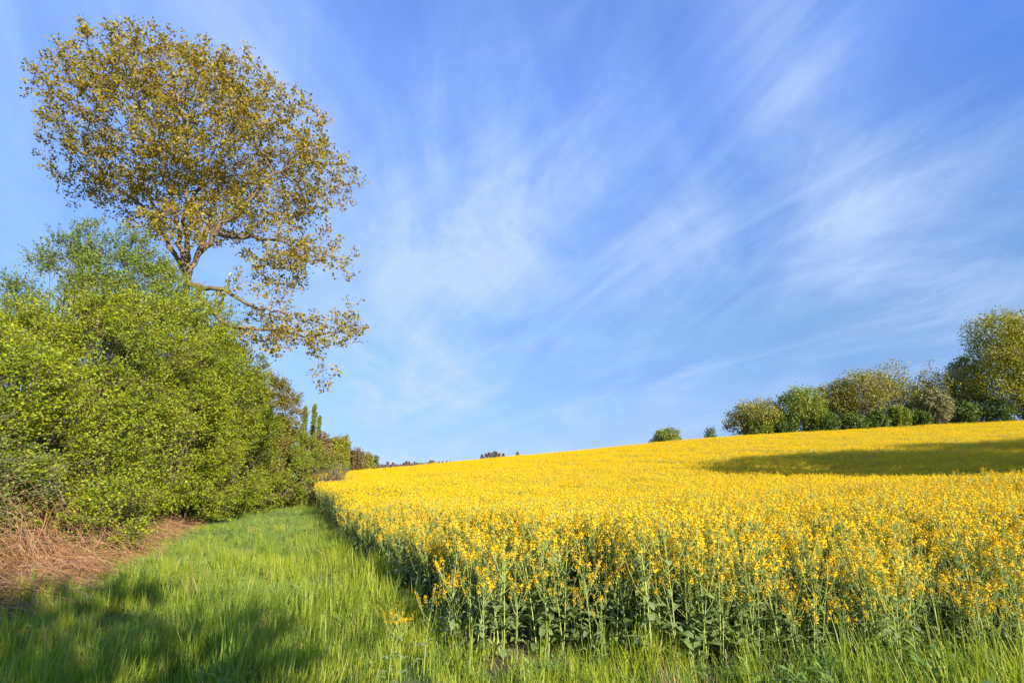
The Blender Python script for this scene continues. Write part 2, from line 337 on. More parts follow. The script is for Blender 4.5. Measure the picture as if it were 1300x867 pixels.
def build_grass():
    r = np.random.default_rng(11); ms = []
    for k in range(5): ms.append(Acc().add(blades(22, .14, .12, .36, .0085, .8, r)).mesh('tuft', [M_GRASS]))        # 0-4 ordinary
    for k in range(3): ms.append(Acc().add(blades(18, .10, .25, .58, .010, .55, r)).mesh('tuft', [M_GRASS]))      # 5-7 tall upright
    for k in range(3): ms.append(Acc().add(blades(22, .15, .10, .30, .010, 1.1, r)).mesh('tuft', [M_GRASSB]))      # 8-10 bluish, arching
    for k in range(2): ms.append(Acc().add(blades(16, .16, .15, .45, .004, .9, r)).mesh('tuft', [M_DRY]))          # 11-12 dry
    def rosette(k, h):
        a = np.arange(k)*2.4 + r.uniform(0, 1, k); o = np.stack([np.cos(a), np.sin(a), 0*a], 1); P = o*r.uniform(0, .06, k)[:, None] + [0, 0, 1.]*r.uniform(0, h, k)[:, None]
        d = unit(o + [0, 0, 1.]*r.uniform(.2, 1.3, k)[:, None]); L = r.uniform(.04, .095, k); return kites(P, d, o*0+[0, 0, 1.]-d*.3, L, L*.42, .06, .55)
    for k in range(2): ms.append(Acc().add(rosette(34, .14 + .1*k)).mesh('weed', [M_GRASSB]))                       # 13-14 broad leaved weeds
    for k in range(2): ms.append(Acc().add(blades(5, .10, .55, .75, .0035, .35, r)).add(blades(10, .12, .2, .5, .009, .8, r)).mesh('stalk', [M_DRY if k else M_GRASS]))   # 15-16 stalks
    coll = variants('grass_tuft', ms)
    n = 640000
    Y = 3.2 + 42*r.uniform(0, 1, n)**1.7; X = r.uniform(-1, 1, n)
    X = X*(5 + Y*.95)
    # thin by distance so that the number per square metre stays dense nearby
    dens_have = n/42.*(1/1.7)*np.maximum((Y-3.2)/42, .002)**(1/1.7-1)/(2*(5+Y*.95))
    want = np.interp(Y, [3, 8, 14, 25, 45], [85, 85, 62, 40, 24])
    edge = -.2 - .387*(Y-5.5)
    incrop = (Y > 5.55 + .25*np.sin(X*1.7)) & (X > edge + .1*np.sin(Y*2))
    inhedge = X < -10.6 - .387*(Y-12.2) - .4
    P0 = np.stack([X, Y, 0*X], 1); nz = noise3(P0, .9, 1); nz2 = noise3(P0, 2.2, 2); nz3 = noise3(P0, .45, 3)
    front = sstep(7.4-Y, 0, 1.6)*sstep(X, 2.5, 7)
    dcrop = np.where(X > edge, Y-5.55, 99)     # depth into crop from its front
    want = np.where(incrop, np.where(dcrop < 1.2, want*.7*(.45+front), 3.0), want)
    want = np.where(inhedge, want*.55, want)
    for sx_, sy_ in STRAYS: want = np.where(np.hypot(X-sx_, Y-sy_) < .25, want*.35, want); want = np.where((np.abs(X-sx_*Y/sy_) < .16) & (Y > sy_-1.6) & (Y < sy_), want*.45, want)
    keep = r.uniform(0, 1, n) < want/dens_have
    # far left corner beyond the closing shrubs carries none
    X, Y, nz, nz2, nz3, incrop = [q[keep] for q in (X, Y, nz, nz2, nz3, incrop)]
    edge = -.2 - .387*(Y-5.5)
    m = len(X); Z = hgt(X, Y)
    near_edge = np.exp(-((X-edge+.5)/.55)**2)*(Y > 7)
    track = sstep(Y, 11, 20)
    tus = sstep(noise3(np.stack([X, Y, 0*X+9], 1), 2.6, 3), .45, .9)
    sc = np.interp(Y, [3, 7, 10, 14, 20, 45], [.85, .8, .64, .55, .46, .5])*(1 + .34*nz2 + .15*nz + .55*tus) + .35*near_edge
    sc = sc*(1 + .30*sstep(7.5-np.abs(Y-6.0)*2, 4, 7)*sstep(X, 1.5, 6))
    sc = np.clip(sc, .35, 1.6)*r.uniform(.8, 1.2, m)
    u = r.uniform(0, 1, m)
    bluep = np.clip(.18 + .35*sstep(nz3, -.1, .7) + .42*track, 0, .85)*np.where(X < -6, 1, .8)
    tallp = np.clip(.35 + .4*nz, .05, .7)*(1-.8*track)
    idx = np.where(u < bluep, 8 + r.integers(0, 3, m), np.where(r.uniform(0, 1, m) < tallp, 5 + r.integers(0, 3, m), r.integers(0, 5, m)))
    idx = np.where(r.uniform(0, 1, m) < .02, 11 + r.integers(0, 2, m), idx)
    wd = noise3(np.stack([X, Y, 0*X+5], 1), 1.6, 2)
    idx = np.where(r.uniform(0, 1, m) < .05 + .2*sstep(wd, .3, .9), 13 + r.integers(0, 2, m), idx)
    idx = np.where(r.uniform(0, 1, m) < .006, 15 + r.integers(0, 2, m), idx)
    hd = -(X + 9.6 + .387*(Y-12.2)); dryp = sstep(hd, -1.0, .8)*.4
    idx = np.where(r.uniform(0, 1, m) < dryp, 11 + r.integers(0, 2, m), idx)
    rot = np.stack([r.normal(0, .16, m), r.normal(0, .16, m), r.uniform(0, 6.283, m)], 1)
    scatter('grass', np.stack([X, Y, Z], 1), rot, sc, idx, coll, 'lush green grass covering the strip between hedge and rapeseed field')
    print('grass tufts', m)
build_grass()

# ------------------------------------------------------------------ rapeseed
def raceme(P, D, r, n, detail):
    """flowers round the top of a flower stalk: P tip, D axis"""
    ln = r.uniform(.05, .10); t = r.uniform(0, 1, n)**.8
    u = unit(np.cross(D, [.3, .5, .8])); w = np.cross(D, u); a = np.arange(n)*2.4 + r.uniform(0, 6)
    rad = .012 + .022*t
    o = (u*np.cos(a)[:, None] + w*np.sin(a)[:, None])
    C = P - D*(t*ln)[:, None] + o*rad[:, None]
    nn = unit(o*.7 + D*(.9 - .3*t)[:, None] + r.normal(0, .2, (n, 3)))
    s = (.023 if detail else .04)*r.uniform(.8, 1.15, n)*(.55 + .45*np.minimum(t*3, 1))
    tx = unit(np.cross(nn, r.normal(0, 1, (n, 3)))); ty = np.cross(nn, tx)
    V1, Q1 = kites(C - tx*s[:, None]*.5, tx, nn, s, s*.5, .06)
    if not detail:
        return V1 + 0, Q1
    V2, Q2 = kites(C - ty*s[:, None]*.5, ty, nn, s, s*.5, .06)
    return np.concatenate([V1, V2]), np.concatenate([Q1, Q2+len(V1)])
def plant(seed, detail=2, h=1.3, bushy=1.0):
    """returns (stem, leaves, flowers) accumulators"""
    r = np.random.default_rng(seed); st, lf, fl = Acc(), Acc(), Acc()
    lean = r.normal(0, .06, 2); K = 6; t = np.linspace(0, 1, K)
    main = np.stack([lean[0]*t**1.5*h + .01*np.sin(t*5+seed), lean[1]*t**1.5*h, t*h], 1)
    def pos(tt): return np.array([np.interp(tt, t, main[:, i]) for i in range(3)])
    st.add(polytube(main[None], .0075, .0028, 5 if detail > 1 else 3))
    heads = []
    tips = [(main[-1], np.array([lean[0], lean[1], 1.]))]
    nb = r.integers(5, 9) if detail > 0 else 4
    br = []
    for k in range(int(nb*bushy)):
        tt = r.uniform(.42, .9); p0 = pos(tt); a = k*2.4 + r.uniform(-.5, .5); L = r.uniform(.25, .5)*(1.15-tt)*1.4 + .08
        top = min(p0[2]+L*1.0, h*r.uniform(.86, 1.02)); dx = r.uniform(.35, .6)*L
        s = np.linspace(0, 1, 4)[:, None]; d = np.array([math.cos(a), math.sin(a), 0])
        pl = p0 + d*dx*(s**.7) + np.array([0, 0, 1])*(top-p0[2])*s**1.25
        br.append(pl); tips.append((pl[-1], unit(pl[-1]-pl[-2])))
        if detail > 1 and r.uniform() < .5:
            q = pl[2]; a2 = a + r.uniform(-1.2, 1.2); d2 = np.array([math.cos(a2), math.sin(a2), 0]); l2 = r.uniform(.06, .14)
            p2 = q + d2*l2*.6*(s**.7) + np.array([0, 0, 1])*l2*s; br.append(p2); tips.append((p2[-1], unit(p2[-1]-p2[-2])))
    st.add(polytube(np.array(br), .0042, .002, 4 if detail > 1 else 3))
    for P, D in tips:
        D = unit(np.asarray(D, float)); n = int(r.integers(10, 22)) if detail > 1 else (9 if detail == 1 else 6)
        hd = raceme(P + D*.03, D, r, n, detail > 1); fl.add(hd); heads.append(hd)
        if detail > 1:                                   # unripe pods and stalks under the flowers
            n2 = 7; a = r.uniform(0, 6.28, n2); o = np.stack([np.cos(a), np.sin(a), np.full(n2, .55)], 1)
            st.add(kites(P - D*r.uniform(.06, .16, n2)[:, None], o, r.normal(0, 1, (n2, 3)), r.uniform(.03, .055, n2), .003))
    # leaves: large and drooping low down, small and clasping higher up
    nl = 17 if detail > 1 else (6 if detail == 1 else 4)
    tl = r.uniform(.04, .86, nl)**.9; a = np.arange(nl)*2.4 + r.uniform(0, 6, nl)*.3
    P = np.array([pos(q) for q in tl]); o = np.stack([np.cos(a), np.sin(a), 0*a], 1)
    L = (.23 - .19*tl)*r.uniform(.8, 1.25, nl); D1 = unit(o + np.array([0, 0, 1])*r.uniform(.2, 1.1, nl)[:, None]); D2 = unit(o*1.2 + np.array([0, 0, 1])*r.uniform(-.9, .2, nl)[:, None])
    S = unit(np.cross(o, [0, 0, 1.])) ; W = L*r.uniform(.32, .48, nl)
    m1 = P + D1*(L*.5)[:, None]; m2 = m1 + D2*(L*.5)[:, None]; up = np.array([0, 0, .012])
    V = np.stack([P, m1*.45+P*.55 + S*(W*.3)[:, None]+up, m1*.45+P*.55 - S*(W*.3)[:, None]+up, m1 + S*(W*.5)[:, None]+up, m1, m1 - S*(W*.5)[:, None]+up, m2*.6+m1*.4 + S*(W*.36)[:, None], m2*.6+m1*.4 - S*(W*.36)[:, None], m2], 1)
    q = np.array([[0, 1, 4, 2], [1, 3, 6, 4], [2, 4, 7, 5], [4, 6, 8, 7]])
    lf.add((V.reshape(-1, 3), (q[None] + (np.arange(nl)*9)[:, None, None]).reshape(-1, 4)))
    plant.heads = heads
    return st, lf, fl
def merge(parts, name):
    A = Acc()
    for k, p in enumerate(parts): A.add((np.concatenate(p.V), np.concatenate(p.Q)), k)
    return A.mesh(name, [M_STEM, M_RLEAF, M_PETAL])
def crop_edge(Y): return -.2 - .387*(Y-5.5)
def in_crop(X, Y):
    e = crop_edge(Y) + .22*np.sin(Y*1.9) + .12*np.sin(Y*4.3+1)
    f = 5.5 + .22*np.sin(X*1.3+.5) + .14*np.sin(X*3.7) + .5*np.exp(-((X+.5)/1.2)**2)
    return (X > e) & (Y > f)
def crop_height(X, Y):
    P = np.stack([X, Y, 0*X], 1)
    return 1 + .05*noise3(P, .35, 4) + .05*noise3(P, 1.1, 6)
def build_crop():
    r = np.random.default_rng(21)
    # near: full plants
    det = []; heads = []
    for k in range(8): det.append(plant(100+k, 2, 1.27 + .05*r.normal())); heads.append([mesh('flower_head', *hd, mats=[M_PETAL]) for hd in plant.heads])
    parts = [(a.mesh('stem', [M_STEM]), b.mesh('leaves', [M_RLEAF])) for a, b, c in det]
    near = variants('plant_near', [merge(d, 'plant') for d in det])
    n = 16500; X = r.uniform(-6, 22, n); Y = r.uniform(4.9, 16, n); k = in_crop(X, Y) & (r.uniform(0, 1, n) < 1.0); X, Y = X[k], Y[k]
    dist = np.hypot(X, Y); vis = (X < Y*.97) & (X > -Y)
    dl = np.minimum(Y-5.5, (X-crop_edge(Y))*.93)           # depth behind the field's edge
    score = dist + 1.2*np.maximum(dl, 0) + np.where(vis, 0, 99)
    order = np.argsort(score); first = order[:300]; rest = order[300:]
    sc = crop_height(X, Y)*r.uniform(.86, 1.08, len(X)); Z = hgt(X, Y); sc = sc*np.where(dl < .9, r.uniform(.55, 1.02, len(X)), 1)
    rot = np.stack([r.normal(0, .06, len(X)), r.normal(0, .06, len(X)), r.uniform(0, 6.283, len(X))], 1); idx = r.integers(0, 8, len(X))
    # plants standing at the edge lean out a little
    P = np.stack([X, Y, Z], 1)
    LAB = 'rapeseed plant with yellow flower heads in the front rows of the field'
    G = 'rapeseed plants along the near edge of the field'
    def individual(i, loc, ro, s, label, group):
        t = thing('rapeseed_plant', label, 'plant', loc, group); t.rotation_euler = ro; t.scale = (s, s, s)
        for nm, me in zip(('stem', 'leaves'), parts[i]): link(nm, me, t)
        for me in heads[i]: link('flower_head', me, t)
        return t
    for q in first: individual(idx[q], P[q], rot[q], sc[q], LAB, G)
    # strays out in the grass
    for px, py, s, lb in ((497, 778, .62, 'stray rapeseed plant with the tallest yellow flower head, alone in the grass'),
                          (513, 783, .5, 'short stray rapeseed plant, right neighbour of the tallest stray in the grass'),
                          (541, 757, .58, 'thin stray rapeseed plant in the grass nearest the field corner')):
        x, y, z = at(px, py-8, 5.2 if px < 530 else 5.5); zz = h1(x, y)
        s = max(.3, (z-zz)/1.27)
        individual(3, (x, y, zz), (0, 0, px), s, lb, 'stray rapeseed plants in the grass')
    ms = [near]
    mid = [merge(plant(200+k, 1, 1.27), 'plant_mid') for k in range(8)]
    # far: clumps of many plants' tops in one mesh
    far = []
    for k in range(6):
        A = Acc(); rr = np.random.default_rng(300+k); S = 3.0; m = 230
        for j in range(m):
            x, y = rr.uniform(-S/2, S/2, 2); h = 1.27*rr.uniform(.86, 1.06)
            for b in range(5):
                dx = rr.normal(0, .13, 2); hh = h*rr.uniform(.82, 1.0)
                A.add(raceme(np.array([x+dx[0], y+dx[1], hh]), np.array([0, 0, 1.]), rr, 5, False), 2)
        nq = 700; C = np.stack([rr.uniform(-S/2, S/2, nq), rr.uniform(-S/2, S/2, nq), rr.uniform(.35, .95, nq)], 1)
        A.add(kites(C, rr.normal(0, 1, (nq, 3))+[0, 0, 1.], rr.normal(0, 1, (nq, 3)), .22, .05), 1)
        for j in range(1): pass
        far.append(A.mesh('patch', [M_STEM, M_RLEAF, M_PETAL]))
    allc = variants('rapeseed', [merge(d, 'plant') for d in det] + mid + far)
    Ps = [P[rest]]; Rs = [rot[rest]]; Ss = [sc[rest]]; Is = [idx[rest]]
    n = 60000; Y = r.uniform(16, 40, n); X = r.uniform(-26, 56, n)
    k = in_crop(X, Y) & (X < Y*1.15+8) & (r.uniform(0, 1, n) < np.interp(Y, [16, 24, 40], [1, .85, .7])*.95); X, Y = X[k], Y[k]; m = len(X)
    Ps.append(np.stack([X, Y, hgt(X, Y)], 1)); Rs.append(np.stack([r.normal(0, .05, m), r.normal(0, .05, m), r.uniform(0, 6.283, m)], 1))
    Ss.append(crop_height(X, Y)*r.uniform(.88, 1.08, m)); Is.append(8 + r.integers(0, 8, m))
    print('crop near', len(rest), 'mid', m)
    gx, gy = np.meshgrid(np.arange(-70, 150, 2.6), np.arange(41, 112, 2.6)); X = gx.ravel() + r.uniform(-.5, .5, gx.size); Y = gy.ravel() + r.uniform(-.5, .5, gx.size)
    k = in_crop(X-1.5, Y) & (X < Y*1.2+8); X, Y = X[k], Y[k]; m = len(X)
    e = .8; sx = (hgt(X+e, Y)-hgt(X-e, Y))/(2*e); sy = (hgt(X, Y+e)-hgt(X, Y-e))/(2*e)
    Ps.append(np.stack([X, Y, hgt(X, Y)], 1)); Rs.append(np.stack([np.arctan(sy), -np.arctan(sx), 0*X], 1))
    Ss.append(1 + .05*r.normal(0, .6, m)); Is.append(16 + r.integers(0, 6, m))
    scatter('rapeseed_crop', np.concatenate(Ps), np.concatenate(Rs), np.concatenate(Ss), np.concatenate(Is), allc, 'dense flowering yellow rapeseed crop over the whole rising field')
build_crop()

# ------------------------------------------------------------------ trees
def colonize(base, trunk, pts, step, infl, kill, seed, maxit=140, wander=.12, limbs=()):
    """trunk: list of starting points (polyline); pts: attraction points. Returns nodes, parent"""
    r = np.random.default_rng(seed)
    nodes = [np.array(trunk[0], float)]; par = [-1]
    for a, b in zip(trunk[:-1], trunk[1:]):
        a, b = np.array(a, float), np.array(b, float); n = max(1, int(np.linalg.norm(b-a)/step))
        for k in range(1, n+1): nodes.append(a+(b-a)*k/n + r.normal(0, .02, 3)*(k < n)); par.append(len(nodes)-2)
    colonize.limb = []
    for lb in limbs:
        s_ = len(nodes); lb = [np.array(q, float) for q in lb]; pi = int(np.linalg.norm(np.array(nodes)-lb[0], axis=1).argmin())
        for a, b in zip(lb[:-1], lb[1:]):
            n = max(1, int(np.linalg.norm(b-a)/step))
            for k in range(1, n+1): nodes.append(a+(b-a)*k/n + r.normal(0, .05, 3)); par.append(pi); pi = len(nodes)-1
        colonize.limb += [(q, (q-s_)/max(1, len(nodes)-s_)) for q in range(s_, len(nodes))]
    pts = np.array(pts); A = np.array(nodes)
    D = np.linalg.norm(pts[:, None]-A[None], axis=2); ni = D.argmin(1); nd = D.min(1); age = np.zeros(len(pts))
    for it in range(maxit):
        if len(pts) == 0: break
        act = nd < (infl if it > 30 or limbs else 1e9)
        if not act.any(): break
        A = np.array(nodes); dirs = unit(pts[act]-A[ni[act]]); S = np.zeros((len(A), 3)); np.add.at(S, ni[act], dirs)
        g = np.unique(ni[act]); new = []; npar = []
        d = unit(unit(S[g]) + r.normal(0, wander, (len(g), 3)))
        Pn = A[g]+d*step
        new = Pn; npar = list(g); s0 = len(nodes); nodes += list(new); par += npar
        D = np.linalg.norm(pts[:, None]-np.array(new)[None], axis=2); mi = D.min(1); ai = D.argmin(1)
        up = mi < nd - .002; age = np.where(up | ~act, 0, age+1); nd = np.where(up, mi, nd); ni = np.where(up, s0+ai, ni)
        keep = (nd > kill) & (age < 6)
        # points whose pull is stuck are dropped too
        pts, nd, ni, age = pts[keep], nd[keep], ni[keep], age[keep]
        if len(nodes) > 14000: break
    return np.array(nodes), np.array(par)
def radii(par, tip, expo=2.35):
    n = len(par); ch = np.zeros(n); r = np.zeros(n)
    acc = np.zeros(n)
    for i in range(n-1, -1, -1):
        r[i] = tip if acc[i] == 0 else acc[i]**(1/expo)
        if par[i] >= 0: acc[par[i]] += r[i]**expo
    return r
def wood(nodes, par, r, sides=6, thin=4, cut=.03):
    n = len(nodes); i = np.arange(1, n); p = par[1:]
    d = np.zeros_like(nodes); d[1:] = unit(nodes[1:]-nodes[p]); d[0] = d[1] if n > 1 else [0, 0, 1]
    big = np.full(n, -1); best = np.zeros(n)
    for a in range(1, n):
        if r[a] > best[par[a]]: best[par[a]] = r[a]; big[par[a]] = a
    ismain = big[p] == i
    ra = np.where(ismain, r[p], r[i]*1.15); da = np.where(ismain[:, None], d[p], d[i])
    A = Acc(); th = r[i] > cut
    for m, s in ((th, sides), (~th, thin)):
        if m.any(): A.add(tubes(nodes[p][m], nodes[i][m], ra[m], r[i][m], da[m], d[i][m], s))
    return A, d
def ell_points(ells, n, r, shell=.0):
    """ells: (x,y,z,rx,ry,rz[,weight])"""
    w = np.array([(e[3]*e[4]*e[5])*(e[6] if len(e) > 6 else 1) for e in ells]); k = r.choice(len(ells), n, p=w/w.sum()); E = np.array([e[:6] for e in ells])[k]
    u = unit(r.normal(0, 1, (n, 3))); q = (shell + (1-shell)*r.uniform(0, 1, n))**(1/3.)
    return E[:, :3] + u*q[:, None]*E[:, 3:6]
def leaf_cloud(P, D, r, per, spread, size, aspect=.75, upb=.5, light=None):
    """per leaves about each point P, with twig direction D"""
    n = len(P); k = np.repeat(np.arange(n), per); m = len(k)
    C = P[k] + r.normal(0, 1, (m, 3))*spread + D[k]*r.uniform(0, 1, m)[:, None]*spread
    d = unit(D[k]*.6 + r.normal(0, .8, (m, 3)))
    nn = unit(r.normal(0, .7, (m, 3)) + np.array([0, 0, upb]) + (0 if light is None else light))
    s = size*r.uniform(.65, 1.25, m)
    return kites(C, d, nn, s, s*aspect, .1, .55)
def tree(label, base, trunk, ells, npts, step, mleaf, mbark=None, leaf=.16, per=7, spread=.2, seed=1, tip=.012, shell=.25, infl=None, kill=None,
         group=None, clump=.0, leafr=.05, name='tree', cat='tree', twig=0, expo=2.35, sides=6, limbs=(), gapt=-.35):
    r = np.random.default_rng(seed); base = np.array(base, float)
    P = ell_points(ells, npts, r, shell)
    if clump: P = P[noise3(P, clump, seed % 5) > gapt]
    nodes, par = colonize(base, trunk, P, step, infl or step*9, kill or step*1.6, seed, limbs=limbs)
    rr = radii(par, tip, expo)
    for q_, t_ in (colonize.limb if limbs else ()): rr[q_] = max(rr[q_], .095*(1-t_) + .028)
    W_, d = wood(nodes, par, rr, sides)
    t = thing(name, label, cat, tuple(base), group)
    thin = np.where(rr < leafr)[0]
    Cn, Cd = nodes[thin], d[thin]
    if twig:
        k = np.repeat(np.arange(len(Cn)), twig); dd = unit(Cd[k]*.7 + r.normal(0, .7, (len(k), 3)) + [0, 0, .25]); L = r.uniform(.5, 1.2, len(k))*step*1.1
        e = Cn[k] + dd*L[:, None]; W_.add(tubes(Cn[k], e, tip*.7, tip*.35, sides=3)); Cn, Cd = e, dd
        m_ = Cn*.5 + (e - dd*L[:, None])*.5
        Cn = np.concatenate([Cn, m_[::2]]); Cd = np.concatenate([Cd, Cd[::2]])
    LV, LQ = leaf_cloud(Cn, Cd, r, per, spread, leaf, light=TOS*.3)
    for A in W_.V: A -= base
    link('trunk', W_.mesh('trunk', [mbark or M_BARK], smooth=True), t)
    link('crown', mesh('crown', LV-base, LQ, mats=[mleaf]), t)
    return t, nodes, rr
def E(px, py, Y, rx, ry, rz, w=1): return (*at(px, py, Y), rx, ry, rz, w)

def build_oak():
    Y = 23.5; bx, by, bz = at(239, 352, Y); fork = np.array([bx, by, bz]); base = (bx-.3, Y+.4, h1(bx, Y))
    ells = [E(215, 165, Y, 5.0, 5.2, 4.0), E(300, 185, Y-.5, 4.2, 4.4, 3.7), E(155, 180, Y, 3.6, 3.8, 2.9), E(235, 103, Y, 2.9, 3.2, 1.3, 1.2), E(148, 132, Y, 1.7, 2.2, 1.4, 1.2),
            E(108, 207, Y, 1.7, 2.3, 1.4, 1.3), E(385, 215, Y-.4, 1.9, 2.4, 2.2, 1.2), E(375, 405, Y-1, 2.1, 1.9, 1.4, 1.7), E(385, 440, Y-1.3, 1.6, 1.4, .9, 1.6), E(345, 290, Y-.5, 2.0, 2.3, 1.3, 1.0),
            E(300, 385, Y-.6, 1.2, 1.1, .5, .6), E(426, 235, Y-.8, 1.1, 1.3, 1.1, 1.5), E(400, 325, Y-.9, 1.2, 1.2, 1.0, 1.4), E(425, 385, Y-1.1, .9, 1.0, .9, 1.4), E(390, 300, Y-.8, 1.7, 1.7, 1.6, 2.4), E(345, 320, Y-.4, 1.6, 1.6, 1.3, 1.9), E(412, 345, Y-1.0, 1.3, 1.5, 1.3, 3.4), E(365, 350, Y-.6, 1.2, 1.3, .9, 1.8), E(240, 290, Y-1.6, 1.8, 1.2, .9, 1.6), E(195, 278, Y-1.2, 1.4, 1.2, .8, 1.6), E(428, 425, Y-1.2, 1.0, 1.1, 1.2, 2.2), E(392, 476, Y-1.2, 1.1, 1.0, .7, 2.4), E(340, 430, Y-1.0, 1.2, 1.0, .8, 1.8), E(185, 285, Y-.4, 1.5, 1.6, .8, .9), E(290, 290, Y+.8, 1.5, 1.6, 1.1, 1.4), E(335, 420, Y-.6, 1.3, 1.2, .8, 1.2), E(98, 240, Y, 1.4, 1.8, .9, 1.2), E(74, 205, Y, .7, 1.0, .6, 1.2), E(180, 90, Y, 1.0, 1.2, .8, 1.2), E(360, 140, Y, .9, 1.2, .7, 1.2), E(228, 68, Y, .9, 1.0, .5, 1.2), E(200, 262, Y+1, 2.4, 2.4, 1.0, .7), E(325, 125, Y, 1.9, 2.4, 1.4)]
    def pl(*q): return [at(a_, b_, Y+d_) for a_, b_, d_ in q]
    limbs = [pl((239, 352, 0), (222, 325, .3), (205, 295, .6), (178, 262, .9), (140, 232, 1.1)), pl((239, 352, 0), (232, 320, -.3), (222, 270, -.8), (208, 215, -1.2), (190, 165, -1.5)),
             pl((239, 352, 0), (238, 318, .3), (234, 275, .5), (240, 220, .6), (236, 165, .5)), pl((239, 352, 0), (252, 325, -.2), (272, 298, -.5), (302, 268, -.9), (335, 232, -1.2), (365, 212, -1.3)), pl((272, 298, -.5), (310, 300, -.7), (350, 305, -.9), (385, 318, -1.0)),
             pl((252, 325, -.2), (262, 292, .4), (276, 250, .9), (286, 205, 1.2)), pl((234, 275, .5), (252, 240, 1.1), (272, 190, 1.8)), pl((205, 295, .6), (196, 265, 1.4), (178, 215, 2.2)),
             pl((244, 362, 0), (262, 366, -.5), (285, 368, -.9), (306, 380, -1.1), (330, 392, -1.3), (365, 398, -1.4)), pl((250, 372, 0), (275, 402, -.7), (300, 416, -1.2), (345, 420, -1.4), (385, 426, -1.5))]
    lab = 'tall oak with bronze young leaves rising above the green hedge'
    t, nodes, rr = tree(lab, base, [base, (base[0]+.05, base[1], base[2]+5), tuple(fork-[0, 0, .9]), tuple(fork)], ells, 8800, .3, M_OAKLEAF, leaf=.125, per=9, spread=.085, seed=5, tip=.0085, shell=.15, clump=1.5, gapt=.0,
         infl=3.0, kill=.4, leafr=.018, twig=2, expo=2.42, name='oak_tree', sides=9, limbs=limbs)
    print('oak nodes', len(nodes), 'trunk r', rr[0])
    # dead broken limb with its pale torn end
    p = np.array([at(277, 400, Y-.6), at(283, 378, Y-.6), at(290, 362, Y-.6), at(292, 350, Y-.6)])[None]
    b = Acc().add(polytube(p - np.array(base), .07, .04, 6)); o = link('broken_limb', b.mesh('broken_limb', [M_DBARK]), t)
    q = np.array([at(292, 350, Y-.6), at(293, 346.5, Y-.6)])[None]
    link('torn_end', Acc().add(polytube(q - np.array(base), .055, .03, 6)).mesh('torn_end', [bark_mat('torn_wood', (.55, .45, .32), (.65, .55, .42))]), o)
build_oak()

# ------------------------------------------------------------------ shrubs of the hedge
def shrub(label, cx, cy, ells, mleaf, nspr, leaf=.07, seed=1, group='shrubs of the hedge', nstem=40, per=11, sprig=.34, gap=-.38, name='hedge_shrub', cat='shrub', upb=.55, low=.0, leafy=1.0, cscale=1.5):
    """ells relative to the base: (dx,dy,z,rx,ry,rz)"""
    r = np.random.default_rng(seed); bz = h1(cx, cy); base = np.array([cx, cy, bz])
    Es = np.array(ells, float); area = (Es[:, 3]*Es[:, 4]*Es[:, 5])**(2/3.)
    k = r.choice(len(Es), nspr*3, p=area/area.sum()); e = Es[k]; u = unit(r.normal(0, 1, (len(k), 3)))
    q = 1 - .42*r.uniform(0, 1, len(k))**1.7
    P = e[:, :3] + u*e[:, 3:6]*q[:, None]
    nz = noise3(P+base, cscale, seed % 4); nz2 = noise3(P+base, cscale*2.3, (seed+2) % 4)
    P = P + u*(.5*nz + .22*nz2)[:, None]
    inside = np.zeros(len(P), bool)
    for x in Es:
        dd = np.linalg.norm((P-x[:3])/x[3:6], axis=1); inside |= dd < .62
    K = max(20, int(area.sum()*6)); C0 = P[r.choice(len(P), K, replace=False)]
    ni = np.concatenate([((P[i:i+4000, None]-C0[None])**2).sum(2).argmin(1) for i in range(0, len(P), 4000)])
    P = P + (C0[ni]-P)*np.array([.24, .24, .36])          # shoots gathered into leafy pads with gaps between
    ok = ~inside & (P[:, 2] > .12) & ((nz*.6+nz2*.6) > gap)
    P, u = P[ok][:nspr], u[ok][:nspr]; n = len(P)
    d = unit(u*.75 + [0, 0, .45] + r.normal(0, .45, (n, 3))); L = sprig*r.uniform(.6, 1.5, n)
    # sprig twigs with alternate leaves
    A = Acc(); A.add(tubes(P, P+d*L[:, None], .006, .002, sides=3))
    t = np.tile(np.linspace(.1, 1.05, per), n); kk = np.repeat(np.arange(n), per); m = len(kk)
    side = unit(np.cross(d, [.2, .1, 1.]))[kk]*np.where(np.arange(m) % 2, 1, -1)[:, None]
    ld = unit(d[kk]*.55 + side*.8 + r.normal(0, .45, (m, 3))); C = P[kk] + d[kk]*(L[kk]*t)[:, None] + r.normal(0, .02, (m, 3))
    nn = unit(np.array([0, 0, upb*.7]) + u[kk]*.35 + TOS*.7 + r.normal(0, .62, (m, 3)))
    s = leaf*r.uniform(.5, 1.2, m); LV, LQ = kites(C, ld, nn, s, s*.66, .14, .5)
    th = thing(name, label, cat, tuple(base), group)
    # woody stems rising from the base out to the leaf layer
    j = r.choice(n, min(nstem*4, n), replace=False); e = P[j]; s4 = np.linspace(0, 1, 7)[None, :, None]
    b0 = np.stack([r.normal(0, .35, len(j)), r.normal(0, .35, len(j)), np.full(len(j), -.05)], 1); b0[:, 0] += e[:, 0]*.35; b0[:, 1] += e[:, 1]*.35
    c1 = b0*.6 + e*.4; c1[:, 2] = e[:, 2]*.75 + .2
    pl = b0[:, None]*(1-s4)**2 + 2*c1[:, None]*s4*(1-s4) + e[:, None]*s4**2; pl = pl + r.normal(0, .04, pl.shape)*np.sin(np.pi*s4)
    A.add(polytube(pl, r.uniform(.012, .035, len(j)), .006, 5))
    link('branches', A.mesh('branches', [M_DBARK]), th)
    link('foliage', mesh('foliage', LV, LQ, mats=[mleaf]), th)
    return th
